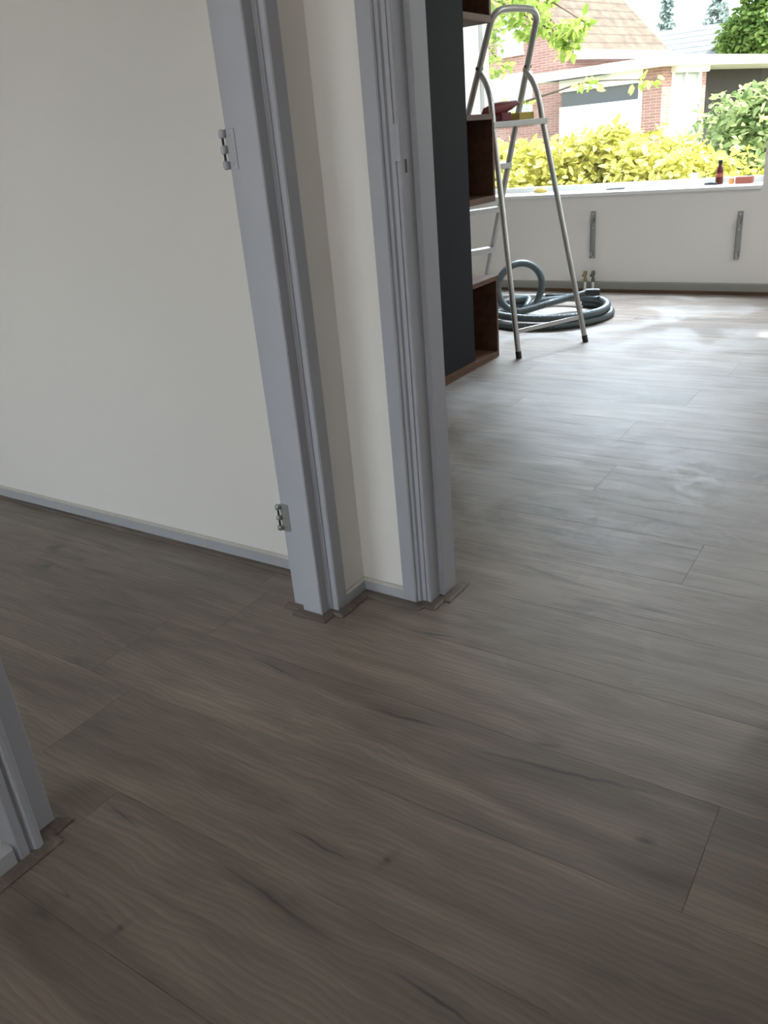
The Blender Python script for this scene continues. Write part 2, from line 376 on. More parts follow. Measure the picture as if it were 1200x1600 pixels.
# ------------------------------------------------------------------ room shell
HT = 2.62
YP, YL = 1.53, 1.64            # partition wall: hall side, living side
YF = 5.81; YO = 6.25           # far wall inner face, outer face
m = MB(); m.box(-4.2, -1.0, YP, YL, 0, HT); m.box(-1.0, -.04, YP, YL, 2.13, HT); m.box(-.04, 2.2, YP, YL, 0, HT)
struct(m.build('wall_partition', M['wall']))
m = MB(); m.box(-1.278, -1.163, 1.436, YP, 0, HT); m.box(-1.278, -1.163, .50, 1.436, 2.13, HT)
struct(m.build('wall_hall_left', M['wall']))
m = MB(); m.box(-1.30, -1.187, -2.5, .462, 0, HT)
struct(m.build('wall_hall_near', M['wall_rough']))
m = MB(); m.box(1.15, 1.27, -2.5, YP, 0, HT); struct(m.build('wall_hall_right', M['wall']))
m = MB(); m.box(-1.3, -1.13, -2.6, -2.48, 0, HT); m.box(-.23, 1.27, -2.6, -2.48, 0, HT); m.box(-1.13, -.23, -2.6, -2.48, 2.35, HT)
struct(m.build('wall_entrance', M['wall']))
# small room behind the left door opening
m = MB(); m.box(-4.2, -4.08, -1.7, YP, 0, HT); struct(m.build('wall_side_room', M['wall']))
m = MB(); m.box(-4.08, -3.25, -1.7, -1.6, 0, HT); m.box(-1.45, -1.3, -1.7, -1.6, 0, HT); m.box(-3.25, -1.45, -1.7, -1.6, 0, .2); m.box(-3.25, -1.45, -1.7, -1.6, 1.9, HT)
struct(m.build('wall_side_room_near', M['wall']))
# living room
m = MB()
m.box(-4.2, -3.08, YF, YO, 0, HT); m.box(-3.08, -1.01, YF, YO, 0, .645); m.box(-3.08, -1.01, YF, YO, 2.35, HT)
m.box(-1.01, -.55, YF, YO, 0, HT); m.box(-.55, 1.05, YF, YO, 0, .645); m.box(-.55, 1.05, YF, YO, 2.35, HT); m.box(1.05, 1.4, YF, YO, 0, HT)
struct(m.build('wall_window', M['wall']))
m = MB(); m.box(-4.2, -4.08, YL, YF, 0, HT); struct(m.build('wall_living_left', M['wall']))
m = MB(); m.box(1.25, 1.4, YL, 4.32, 0, HT); m.box(1.25, 1.4, 4.32, 4.50, 0, 1.0); m.box(1.25, 1.4, 4.32, 4.50, 2.3, HT); m.box(1.25, 1.4, 4.50, YF, 0, HT)
struct(m.build('wall_living_right', M['wall']))
m = MB(); m.box(-4.2, 1.4, -2.6, YO, HT, HT+.1); struct(m.build('ceiling', M['ceiling']))

# baseboards
def baseboard(name, pts, h, t, mat=None, ch=None):
    """pts: front faces as (x0,y0,x1,y1,nx,ny) with the wall behind; a mitred top edge"""
    m = MB()
    for (x0, y0, x1, y1, nx, ny) in pts:
        bx, by = -nx*t, -ny*t; c = ch or min(.006, t*.5)
        a0, a1 = Vector((x0, y0, 0)), Vector((x1, y1, 0)); b = Vector((bx, by, 0)); z = Vector((0, 0, 1))
        cc = Vector((-nx*c, -ny*c, 0))
        prof0 = [a0, a0+z*(h-c), a0+cc+z*h, a0+b+z*h, a0+b]; prof1 = [a1, a1+z*(h-c), a1+cc+z*h, a1+b+z*h, a1+b]
        m.add(prof0+prof1, [(0, 1, 6, 5), (3, 4, 9, 8), (4, 0, 5, 9)], 0)
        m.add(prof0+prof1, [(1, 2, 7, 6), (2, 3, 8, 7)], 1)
        m.add(prof0+prof1, [(0, 4, 3, 2, 1), (5, 6, 7, 8, 9)], 0)
    o = m.build(name, mat or [M['base'], M['basetop']]); bm = bmesh.new(); bm.from_mesh(o.data); bmesh.ops.recalc_face_normals(bm, faces=bm.faces); bm.to_mesh(o.data); bm.free()
    return struct(o)
baseboard('baseboard_side_room', [(-4.08, 1.519, -1.278, 1.519, 0, -1)], .046, .011)
baseboard('baseboard_hall', [(-1.153, 1.436, -1.153, 1.529, 1, 0), (-1.163, 1.519, -1.02, 1.519, 0, -1)], .040, .0105)
baseboard('baseboard_hall_near', [(-1.173, -2.48, -1.173, .470, 1, 0)], .054, .014, [M['base'], M['frame']], .0135)
baseboard('baseboard_hall_right', [(1.138, YP, 1.138, -2.48, -1, 0)], .05, .012)
baseboard('baseboard_partition_right', [(.0, 1.519, 1.15, 1.519, 0, -1)], .045, .011)
baseboard('baseboard_window_wall', [(-4.08, 5.792, 1.25, 5.792, 0, -1)], .070, .018, [M['olive'], M['olive']])
baseboard('baseboard_living_right', [(1.237, YF, 1.237, YL, -1, 0)], .06, .012)
m = MB(); m.box(-4.0, 1.2, 5.775, 5.792, .0005, .019)
struct(m.build('trim_4', M['rawwood']))

# flat wood beads laid on the floor around frames and skirtings
def bead(name, inner, outer, h=.009):
    m = MB(); n = len(inner); vs = []
    for (a, b) in zip(inner, outer):
        a, b = Vector((a[0], a[1], 0)), Vector((b[0], b[1], 0)); q = a.lerp(b, .72)
        vs += [(a.x, a.y, .0003), (a.x, a.y, h), (q.x, q.y, h*.8), (b.x, b.y, h*.32), (b.x, b.y, .0003)]
    fs = []
    for i in range(n-1):
        for j in range(4): fs.append((i*5+j, i*5+j+1, (i+1)*5+j+1, (i+1)*5+j))
        fs.append((i*5+4, i*5, (i+1)*5, (i+1)*5+4))
    fs += [tuple(range(5)), tuple(range((n-1)*5, n*5))[::-1]]
    m.add(vs, fs); o = m.build(name, M['strip'])
    bm = bmesh.new(); bm.from_mesh(o.data); bmesh.ops.recalc_face_normals(bm, faces=bm.faces); bm.to_mesh(o.data); bm.free()
    return struct(o)
bead('trim_1',
     [(-1.305, 1.378), (-1.242, 1.378), (-1.242, 1.360), (-1.180, 1.360), (-1.180, 1.396), (-1.152, 1.396), (-1.152, 1.518), (-.990, 1.517), (-.990, 1.534), (-.957, 1.534), (-.957, 1.580), (-.944, 1.580), (-.944, 1.662)],
     [(-1.305, 1.357), (-1.264, 1.357), (-1.264, 1.340), (-1.157, 1.340), (-1.157, 1.382), (-1.131, 1.382), (-1.131, 1.495), (-.974, 1.495), (-.966, 1.514), (-.936, 1.514), (-.936, 1.562), (-.920, 1.562), (-.920, 1.672)])
bead('trim_2', [(-4.07, 1.519), (-1.288, 1.519)], [(-4.07, 1.502), (-1.288, 1.502)])
bead('trim_3', [(-1.175, -2.45), (-1.175, .522), (-1.203, .522), (-1.203, .573)], [(-1.150, -2.45), (-1.150, .546), (-1.176, .546), (-1.176, .590)])

# ------------------------------------------------------------------ door frames
d1 = sempty('door_1', (-1.22, .96, 0), 'grey painted frame of the open side doorway, its door taken off', 'door frame')
far = [(-1.285, 1.4365), (-1.285, 1.380), (-1.241, 1.380), (-1.241, 1.362), (-1.1845, 1.362), (-1.182, 1.3645), (-1.182, 1.392),
       (-1.178, 1.396), (-1.1735, 1.396), (-1.1725, 1.3995), (-1.1705, 1.3995), (-1.1695, 1.397), (-1.158, 1.397), (-1.155, 1.400), (-1.155, 1.4365)]
MB().prism(far, 0, 2.13).build('frame_post', M['frame'], d1)
near = [(-1.30, .4625), (-1.1870, .4625), (-1.1870, .4627), (-1.1735, .4775), (-1.1725, .479), (-1.1725, .494), (-1.1775, .4965), (-1.1775, .500), (-1.170, .506), (-1.168, .512), (-1.170, .519), (-1.172, .521),
        (-1.2035, .522), (-1.2035, .566), (-1.206, .568), (-1.262, .568), (-1.262, .550), (-1.30, .550)]
MB().prism(near, 0, 2.13).build('frame_post', M['frame'], d1)
m = MB(); m.box(-1.285, -1.155, .45, 1.44, 2.08, 2.16); m.build('frame_head', M['frame'], d1)
def hinge(zc, hgt, mat, bare):
    h = MB(); kx, ky = -1.2915, 1.3745
    h.box(-1.288, -1.262, 1.3786, 1.3802, zc-hgt/2, zc+hgt/2)
    o = h.build('hinge', mat, d1, bevel=.0005)
    o['label'] = 'bare steel hinge plate' if bare else 'painted hinge plate'
    k = MB()
    for q in (-1, 0, 1):
        zz = zc+q*hgt*.385; hh = hgt*(.115 if not bare else .10)
        k.lathe((kx, ky, zz-hh), [(.003, 0), (.0064, .002), (.0072, hh*.6), (.0072, hh*1.4), (.0064, 2*hh-.002), (.003, 2*hh)], 14)
        k.box(-1.2915, -1.284, 1.376, 1.3802, zz-hh*.8, zz+hh*.8)
    kk = k.build('knuckle', M['base'] if not bare else M['steel'], d1, smooth=True); kk.parent = o; kk.matrix_parent_inverse = Matrix.Identity(4)
    p = MB().tube([(kx, ky, zc-hgt*.45), (kx, ky, zc+hgt*.45)], .0026, 10).build('hinge_pin', M['black'], d1, smooth=True)
    p.parent = o; p.matrix_parent_inverse = Matrix.Identity(4)
    for i, q in enumerate((-.36, 0, .36)):
        s_ = MB().tube([(-1.276+(.004 if i == 1 else 0), 1.3787, zc+q*hgt), (-1.276+(.004 if i == 1 else 0), 1.3778, zc+q*hgt)], .0027, 12).build('screw', M['steel'] if bare else M['base'], d1, smooth=True)
        s_.parent = o; s_.matrix_parent_inverse = Matrix.Identity(4)
hinge(1.106, .078, M['frame'], False)
hinge(.258, .074, M['steel'], True)
hinge(1.93, .078, M['frame'], False)

d2 = sempty('door_2', (-.5, 1.58, 0), 'grey painted frame of the open living room doorway, its door taken off', 'door frame')
def post2(s, x0):   # profile as offset from x0, mirrored by s
    P = [(-.085, YP+.002), (-.085, 1.518), (-.050, 1.518), (-.047, 1.521), (-.047, 1.526), (-.0395, 1.528), (-.037, 1.5345), (-.0265, 1.5345), (-.0255, 1.538), (-.0225, 1.538), (-.0215, 1.535),
         (-.0165, 1.535), (-.0135, 1.538), (-.0135, 1.581), (-.002, 1.581), (0, 1.583), (0, 1.644), (-.003, 1.647), (-.06, 1.652), (-.06, YL+.0005), (-.055, YL), (-.055, YP+.002)]
    return [(x0+s*px_, py_) for px_, py_ in P]
MB().prism(post2(1, -.946), 0, 2.13).build('frame_post', M['frame'], d2)
MB().prism(post2(-1, -.094), 0, 2.13).build('frame_post', M['frame'], d2)
m = MB(); m.box(-1.03, -.01, 1.518, 1.65, 2.07, 2.15); m.build('frame_head', M['frame'], d2)
k = MB(); k.box(-.9615, -.9588, 1.5365, 1.572, 1.005, 1.14); k.box(-.972, -.9590, 1.5335, 1.5365, 1.055, 1.125)
sp = k.build('strike_plate', M['frame'], d2, bevel=.0008)
q = MB().box(-.9590, -.9582, 1.548, 1.555, 1.032, 1.058).build('latch_slot', M['black'], d2); q.parent = sp; q.matrix_parent_inverse = Matrix.Identity(4)
q = MB().tube([(-.9590, 1.552, 1.094), (-.9580, 1.552, 1.094)], .0028, 12).build('screw', M['steel'], d2); q.parent = sp; q.matrix_parent_inverse = Matrix.Identity(4)

# ------------------------------------------------------------------ windows
def window(name, x0, x1, z0, z1, mull, sill=True):
    t = sempty(name, ((x0+x1)/2, 6.15, z0), None, None)
    f = MB(); ya, yb, w_ = 6.10, 6.17, .034
    f.box(x0, x0+w_, ya, yb, z0, z1); f.box(x1-w_, x1, ya, yb, z0, z1); f.box(x0+w_, x1-w_, ya, yb, z0, z0+w_); f.box(x0+w_, x1-w_, ya, yb, z1-w_, z1)
    for mxx in mull: f.box(mxx-.03, mxx+.03, ya, yb, z0+w_, z1-w_)
    f.build('window_frame', M['white'], t, bevel=.003)
    MB().box(x0+w_-.005, x1-w_+.005, 6.130, 6.136, z0+w_-.005, z1-w_+.005).build('glass', M['glass'], t)
    MB().box(x0, x1, 5.795, 6.10, z0-.022, z0).build('window_sill', M['white'], t, bevel=.003)
    return t
window('window_1', -3.08, -1.01, .667, 2.35, [])
window('window_2', -.55, 1.05, .667, 2.35, [])
t = sempty('added_side_window', (-2.35, -1.65, .2))  # unseen window added to let light into the side room
f = MB(); f.box(-3.25, -1.45, -1.68, -1.62, .2, .25); f.box(-3.25, -1.45, -1.68, -1.62, 1.85, 1.9); f.box(-3.25, -3.2, -1.68, -1.62, .25, 1.85); f.box(-1.5, -1.45, -1.68, -1.62, .25, 1.85); f.build('window_frame', M['white'], t)
MB().box(-3.21, -1.49, -1.653, -1.647, .24, 1.86).build('glass', M['glass'], t)
t = sempty('added_glazed_door', (-.68, -2.54, 0))  # unseen glazed door added to let light into the hall
f = MB(); f.box(-1.13, -1.07, -2.57, -2.50, 0, 2.35); f.box(-.29, -.23, -2.57, -2.50, 0, 2.35); f.box(-1.07, -.29, -2.57, -2.50, 0, .18); f.box(-1.07, -.29, -2.57, -2.50, 2.28, 2.35); f.build('frame', M['frame'], t)
MB().box(-1.08, -.28, -2.540, -2.534, .17, 2.29).build('glass', M['glass_door'], t)
t = sempty('added_sun_window', (1.33, 4.44, 1.0))  # unseen narrow window added and sized to shape the sun patch
f = MB(); f.box(1.32, 1.36, 4.32, 4.50, 1.0, 1.02); f.box(1.32, 1.36, 4.32, 4.50, 2.28, 2.3); f.box(1.32, 1.36, 4.32, 4.34, 1.02, 2.28); f.box(1.32, 1.36, 4.48, 4.50, 1.02, 2.28); f.build('window_frame', M['white'], t)
MB().box(1.338, 1.342, 4.335, 4.485, 1.015, 2.285).build('glass', M['glass'], t)

def added_ceiling_lamp(x, y, power, color, label):  # unseen fixture added as fill light
    t = thing('added_ceiling_lamp', label, 'lamp', (x, y, HT))
    MB().lathe((x, y, HT-.05), [(.17, 0), (.20, .012), (.20, .05)], 32).build('housing', M['white'], t, smooth=True)
    l = bpy.data.lights.new('added_lamp_light', 'AREA'); l.shape = 'DISK'; l.size = .34; l.energy = power; l.color = color
    o = bpy.data.objects.new('added_lamp_light', l); C.objects.link(o); o.location = (x, y, HT-.055)
added_ceiling_lamp(.5, 4.0, 6, (.97, .98, 1), 'round flat white lamp added out of view to brighten the living room')
added_ceiling_lamp(-.98, .15, 1.05, (1, .92, .84), 'round flat white lamp added out of view to brighten the hall')

# ------------------------------------------------------------------ cabinet (charcoal front, staggered open walnut boxes)
XC = -1.915; CY0, CY1, CE = 1.95, 3.652, 3.925
cab = thing('bookcase', 'tall charcoal fronted bookcase with open walnut boxes on its end', 'cabinet', (-2.1, 3.2, 0))
m = MB(); m.box(XC-.40, XC, CY0, CY1, 0, .045); m.box(XC-.40, XC-.02, CY0, CY0+.03, .045, 2.3); m.box(XC-.40, XC-.02, CY1-.028, CY1-.004, .045, 2.3)
m.box(XC-.40, XC-.02, CY0, CY1-.004, 2.3, 2.33); m.box(XC-.41, XC-.40, CY0, CY1-.004, 0, 2.33)
m.build('carcass', M['walnut'], cab)
for i in range(3):
    a = CY0+.003+i*(CY1-CY0-.003)/3
    MB().box(XC-.02, XC-.001, a, a+(CY1-CY0-.003)/3-.003, .047, 2.33).build('door', M['charcoal'], cab, bevel=.001)
def open_box(z0, z1):
    m = MB(); th = .024; xa, xb = XC-.33, XC
    m.box(xa, xb, CY1-.003, CE, z1-th, z1); m.box(xa, xb, CY1-.003, CE, z0, z0+th*1.2)
    m.box(xa, xb, CE-th*.8, CE, z0+th*1.2, z1-th); m.box(xa, xa+.012, CY1-.003, CE-th*.8, z0+th*1.2, z1-th)
    return m.build('open_box', M['walnut'], cab, bevel=.001)
for a, b in ((0.003, .425), (.785, 1.178), (1.555, 1.95)): open_box(a, b)

# ------------------------------------------------------------------ step ladder
Mx, My = -1.689, 4.121
U = Vector((.43368902, .90106262, 0)); V = Vector((-.90106262, .43368902, 0))
def LP(s, d, z): return Vector((Mx, My, 0))+s*U+d*V+Vector((0, 0, z))
lad = thing('step_ladder', 'aluminium step ladder with a tall handrail hoop', 'ladder', (Mx+V.x*.4, My+V.y*.4, 0))
def cw(z): return .250-.068*z
def cd(z): return .9927-.4443*z
def rw(z): return .2375-.066*z
def rd(z): return .2357*z
# climbing side: one bent tube up, over and down
ztop = 1.63; hoop = [LP(-cw(.02), cd(.02), .02), LP(-cw(.8), cd(.8), .8), LP(-cw(1.45), cd(1.45), 1.45)]
for k in range(0, 11):
    an = math.pi*k/10; ww = cw(1.53)
    ex = math.copysign(abs(math.cos(an))**.55, math.cos(an)); zz = 1.53+.105*abs(math.sin(an))**.55
    hoop.append(LP(-ww*ex, cd(zz), zz))
hoop += [LP(cw(1.45), cd(1.45), 1.45), LP(cw(.8), cd(.8), .8), LP(cw(.02), cd(.02), .02)]
hoop = [hoop[0], hoop[1], hoop[2]]+spline(hoop[3:14], 4)+hoop[14:]
MB().tube(hoop, .016, 14).build('handrail_frame', M['alu'], lad, smooth=True)
for z in (.232, .465, .70, .935):
    m = MB(); d0 = cd(z); hw = cw(z)-.006
    m.obox(LP(0, d0, z), U*hw, V*.036, Vector((0, 0, .0035))); m.obox(LP(0, d0-.034, z-.012), U*hw, V*.002, Vector((0, 0, .014))); m.obox(LP(0, d0+.034, z-.012), U*hw, V*.002, Vector((0, 0, .014)))
    o = m.build('tread', M['alu_tread'], lad, bevel=.001)
    for s_ in (-1, 1):
        b = MB().tube([LP(s_*(cw(z)+.019), d0, z-.006), LP(s_*(cw(z)-.016), d0, z-.006)], .0055, 10).build('rivet', M['rubber'], lad, smooth=True)
        b.parent = o; b.matrix_parent_inverse = Matrix.Identity(4)
zp = 1.138
m = MB(); pc = (rd(zp)+cd(zp))/2; m.obox(LP(0, pc, zp), U*(cw(zp)-.010), V*.135, Vector((0, 0, .004)))
for d_ in (-.133, .133): m.obox(LP(0, pc+d_, zp-.008), U*(cw(zp)+.004), V*.003, Vector((0, 0, .014)))
for s_ in (-1, 1): m.obox(LP(s_*(cw(zp)-.008), pc, zp-.008), U*.003, V*.135, Vector((0, 0, .014)))
m.build('platform', M['alu_tread'], lad, bevel=.0012)
# rear legs, curved over at the top to meet the rails
for s_ in (-1, 1):
    P = [LP(s_*rw(.018), rd(.018), .018), LP(s_*rw(.6), rd(.6), .6), LP(s_*rw(1.14), rd(1.14), 1.14)]
    top = [LP(s_*rw(1.14), rd(1.14), 1.14), LP(s_*(rw(1.24)), rd(1.24)-.004, 1.24), LP(s_*rw(1.32), rd(1.32)+.018, 1.32), LP(s_*rw(1.375), rd(1.375)+.055, 1.372), LP(s_*cw(1.395), cd(1.395)-.004, 1.392)]
    MB().tube(P[:2]+spline(top, 6), .0145, 12).build('rear_leg', M['alu'], lad, smooth=True)
    MB().tube([LP(s_*rw(0), rd(0), 0.0005), LP(s_*rw(.035), rd(.035), .035)], .0155, 12).build('rubber_foot', M['rubber'], lad, smooth=True)
    MB().tube([LP(s_*cw(0), cd(0), 0.0005), LP(s_*cw(.035), cd(.035), .035)], .0175, 12).build('rubber_foot', M['rubber'], lad, smooth=True)
    MB().tube([LP(s_*(cw(1.392)+.02), cd(1.392)-.002, 1.392), LP(s_*(cw(1.392)-.018), cd(1.392)-.002, 1.392)], .008, 10).build('pivot_bolt', M['rubber'], lad, smooth=True)
m = MB(); z = .135; m.obox(LP(0, rd(z), z), U*(rw(z)-.004), V*.0022, Vector((0, 0, .011))); m.build('cross_brace', M['alu'], lad, bevel=.001)

# things on the platform
pz = zp+.0045
T = LP(-.060, pc-.03, pz)
dr = thing('hand_tool', 'dark red hand tool with tapering nose lying on the ladder platform', 'tool', T)
m = MB(); Z3 = Vector((0, 0, 1))
body = [T-U*.105+Z3*.040+V*.0, T-U*.085+Z3*.050, T-U*.03+Z3*.060, T+U*.03+Z3*.066, T+U*.075+Z3*.074, T+U*.112+Z3*.083, T+U*.128+Z3*.082]
m.tube(body, [.008, .022, .030, .030, .022, .014, .009], 14); m.build('body', M['red'], dr, smooth=True)
m = MB(); m.obox(T+U*.03+Z3*.022, U*.034, V*.026, Z3*.0215); m.build('battery_base', M['red'], dr, bevel=.006)
MB().tube([T+U*.126+Z3*.082, T+U*.136+Z3*.079], [.007, .004], 10).build('nozzle', M['black'], dr, smooth=True)
Q = LP(.105, pc-.02, pz)
tag(MB().obox(Q+Z3*.019, U*.050, V*.035, Z3*.0185).build('sponge', M['yellow'], bevel=.005), 'yellow sponge block on the ladder platform beside the red tool', 'sponge')

# ------------------------------------------------------------------ vacuum hose
hc = Vector((-2.04, 4.90, 0)); P = []
def cp(r, deg, z, dx=0, dy=0): a = math.radians(deg); return (hc.x+dx+r*math.cos(a), hc.y+dy+r*math.sin(a), z)
for k in range(0, 23):           # two loose turns lying on the floor, climbing over each other
    dg = 75-30*k; t_ = k/22
    r = .365-.02*t_+.012*math.sin(k*1.3)
    P.append(cp(r, dg, .0225+.046*min(1, max(0, (k-9)/4)), .012*math.sin(k*.55), .014*math.cos(k*.5)))
lx = Vector((.76, .65, 0))*.15    # standing loop, seen nearly face on
cl = Vector((-2.235, 4.905, .185))
for k in range(0, 13):
    an = math.radians(-70+30*k); off = Vector((.65, -.76, 0))*(.030*(k-6)/6)
    P.append(tuple(cl+lx*math.cos(an)+Vector((0, 0, .148))*math.sin(an)+off))
P += [(-2.06, 5.00, .075), (-1.96, 5.12, .094), (-1.86, 5.15, .115)]
path = spline(P, 14)
# resample evenly and give it ribs
L = [0.]
for i in range(1, len(path)): L.append(L[-1]+(path[i]-path[i-1]).length)
step = .0045; n = int(L[-1]/step); A = np.array([tuple(p) for p in path]); tt = np.linspace(0, L[-1], n)
R_ = np.stack([np.interp(tt, L, A[:, i]) for i in range(3)], 1)
ho = thing('vacuum_hose', 'grey ribbed vacuum hose coiled on the floor behind the ladder', 'hose', (hc.x, hc.y, 0))
MB().tube([tuple(p) for p in R_], [.0215+(.0012 if i % 2 else -.0006) for i in range(n)], 12).build('hose', M['hose'], ho, smooth=True)
MB().tube([(-1.885, 5.145, .115), (-1.83, 5.155, .117), (-1.80, 5.16, .117)], [.025, .025, .022], 14).build('cuff', M['black'], ho, smooth=True)
wd = thing('vacuum_tube', 'shiny metal vacuum tube lying behind the coiled hose', 'tube', (-2.33, 5.42, 0))
MB().tube([(-2.95, 5.38, .018), (-2.30, 5.49, .018)], .0155, 16).build('tube', M['alu'], wd, smooth=True)
MB().tube([(-2.305, 5.489, .019), (-2.14, 5.517, .019)], .018, 16).build('end_cap', M['black'], wd, smooth=True)

# ------------------------------------------------------------------ radiator brackets and pipe stubs on the window wall
def bracket(x, z0, z1, label):
    t = thing('radiator_bracket', label, 'bracket', (x, 5.805, z0), 'radiator brackets under the window')
    m = MB(); m.box(x-.017, x+.017, 5.802, 5.809, z0, z1); m.box(x-.017, x-.014, 5.789, 5.802, z0, z1-.05); m.box(x+.014, x+.017, 5.789, 5.802, z0, z1-.05)
    m.build('rail', M['steel'], t, bevel=.0006)
    m = MB(); m.box(x-.010, x+.010, 5.772, 5.803, z1-.075, z1-.069); m.box(x-.010, x+.010, 5.772, 5.776, z1-.069, z1-.045); m.build('hook', M['steel'], t)
    m = MB(); m.box(x-.010, x+.010, 5.776, 5.803, z0+.02, z0+.026); m.box(x-.010, x+.010, 5.776, 5.780, z0+.026, z0+.045); m.build('hook', M['steel'], t)
    for zz in (z1-.018, z1-.11, z0+.008): MB().tube([(x, 5.803, zz), (x, 5.798, zz)], .005, 10).build('screw', M['cream'], t, smooth=True)
bracket(-2.085, .229, .545, 'steel radiator bracket on the wall above the pipe stubs')
bracket(-1.122, .222, .517, 'steel radiator bracket on the wall at the far right')
for i, (x, lab) in enumerate(((-2.118, 'left radiator pipe stub with valve rising from the floor'), (-2.060, 'right radiator pipe stub with valve rising from the floor'))):
    t = thing('pipe_stub', lab, 'pipe', (x, 5.755, 0), 'radiator pipe stubs')
    MB().tube([(x, 5.755, .001), (x, 5.755, .085)], .0085, 12).build('pipe', M['cream'], t, smooth=True)
    m = MB(); m.lathe((x, 5.755, .012), [(.009, 0), (.018, .002), (.018, .006), (.009, .009)], 16); m.build('collar', M['cream'], t, smooth=True)
    m = MB(); m.lathe((x, 5.755, .075), [(.010, 0), (.014, .004), (.014, .020), (.010, .024), (.010, .045), (.0145, .048), (.0145, .072), (.008, .078)], 12)
    m.tube([(x, 5.755, .125), (x, 5.715, .125)], [.010, .011], 12); m.build('valve', M['brass'] if i == 0 else M['mortar'], t, smooth=True)

# ------------------------------------------------------------------ things on the window sill
sz = .6675
t = thing('bottle', 'dark red bottle with black cap on the window sill', 'bottle', (-1.318, 6.03, sz))
MB().lathe((-1.318, 6.03, sz), [(.021, 0), (.024, .003), (.024, .085), (.020, .100), (.011, .112), (.011, .122)], 18).build('body', M['amber'], t, smooth=True)
MB().lathe((-1.318, 6.03, sz+.122), [(.013, 0), (.013, .022), (.011, .024)], 16).build('cap', M['black'], t, smooth=True)
m = MB(); m.lathe((-1.318, 6.03, sz+.045), [(.0244, 0), (.0244, .022)], 18); m.build('label', M['terracotta'], t, smooth=True)
tag(MB().lathe((-1.478, 6.02, sz), [(.022, 0), (.024, .003), (.027, .078), (.0255, .078), (.023, .006), (.002, .005)], 20).build('cup', M['paper'], smooth=True), 'small white cup standing on the window sill', 'cup')
t = thing('box', 'faded red box with orange lid on the right end of the sill', 'box', (-1.17, 6.0, sz))
MB().box(-1.205, -1.105, 5.97, 6.03, sz, sz+.040).build('body', M['terracotta'], t, bevel=.002)
MB().lathe((-1.235, 6.0, sz), [(.013, 0), (.015, .003), (.015, .030), (.012, .034)], 14).build('lid', M['orange'], t, smooth=True)
m = MB(); m.tube([(-1.40, 5.99, sz+.006), (-1.36, 5.985, sz+.008), (-1.31, 5.955, sz+.007)], [.005, .008, .006], 10)
tag(m.build('scraper', M['black'], smooth=True), 'small black handled tool lying before the dark red bottle', 'tool')
t = thing('putty_knife', 'grey flat blade tool lying on the middle of the sill', 'tool', (-1.95, 5.95, sz))
MB().obox((-1.985, 5.955, sz+.006), (.062, .006, 0), (-.002, .010, 0), (0, 0, .005)).build('handle', M['mortar'], t, bevel=.002)
MB().obox((-1.895, 5.963, sz+.003), (.035, .003, 0), (-.002, .022, 0), (0, 0, .001)).build('blade', M['steel'], t)
tag(MB().obox((-2.10, 5.97, sz+.005), (.05, .010, 0), (-.006, .035, 0), (0, 0, .0045)).build('notepad', M['paper'], bevel=.001), 'pale notepad lying on the sill left of the flat blade', 'notepad')
t = MB(); t.tube([(-2.60, 5.98, sz+.012), (-2.575, 5.96, sz+.017), (-2.54, 5.955, sz+.018), (-2.50, 5.97, sz+.012)], [.008, .015, .017, .009], 12)
tag(t.build('work_glove', M['yellow'], smooth=True), 'crumpled yellow cloth on the sill behind the ladder rail', 'cloth').name = 'crumpled_cloth'

# ------------------------------------------------------------------ garden and neighbours
g = MB(); g.box(-60, 60, 6.26, 120, -.35, -.15); struct(g.build('ground', M['ground']))
g = MB(); g.box(-60, 60, -60, -2.62, -.35, -.15); g.box(-60, -4.22, -2.62, 6.26, -.35, -.15); g.box(1.42, 60, -2.62, 6.26, -.35, -.15); struct(g.build('ground_near', M['paving']))

def leaves(name, mat, centres, n, size, parent, seed, flat=.6):
    """leaf surface: n folded leaves spread through ellipsoids (x,y,z,rx,ry,rz,weight)"""
    rg = np.random.default_rng(seed); Wt = np.array([c[6] for c in centres], float); Wt /= Wt.sum()
    idx = rg.choice(len(centres), n, p=Wt); cc = np.array([c[:6] for c in centres], float)[idx]
    d = rg.normal(size=(n, 3)); d /= np.linalg.norm(d, axis=1)[:, None]; rad = rg.uniform(.35, 1, n)**.45
    pos = cc[:, :3]+d*cc[:, 3:]*rad[:, None]
    ax = rg.normal(size=(n, 3)); ax[:, 2] = ax[:, 2]*.5-.3; ax /= np.linalg.norm(ax, axis=1)[:, None]
    nr = d*.5+rg.normal(size=(n, 3))*flat; nr[:, 2] += .5; sd = np.cross(ax, nr); sd /= np.linalg.norm(sd, axis=1)[:, None]; nr = np.cross(sd, ax)
    s = (size*rg.uniform(.6, 1.3, n))[:, None]
    v = np.stack([pos, pos+ax*s*.35+sd*s*.30+nr*s*.08, pos+ax*s*.8+sd*s*.2+nr*s*.06, pos+ax*s*1.1, pos+ax*s*.8-sd*s*.2+nr*s*.06, pos+ax*s*.35-sd*s*.30+nr*s*.08], 1).reshape(-1, 3)
    me = bpy.data.meshes.new(name); k = np.arange(n)*6
    f = np.stack([np.stack([k, k+1, k+2, k+3], 1), np.stack([k, k+3, k+4, k+5], 1)], 1).reshape(-1, 4)
    me.from_pydata(v.tolist(), [], f.tolist()); at = me.attributes.new('leaf', 'FLOAT', 'FACE')
    at.data.foreach_set('value', np.repeat(rg.uniform(0, 1, n), 2)); me.materials.append(mat)
    o = bpy.data.objects.new(name, me); C.objects.link(o)
    if parent: o.parent = parent; o.matrix_parent_inverse = Matrix.Translation(-parent.location)
    return o
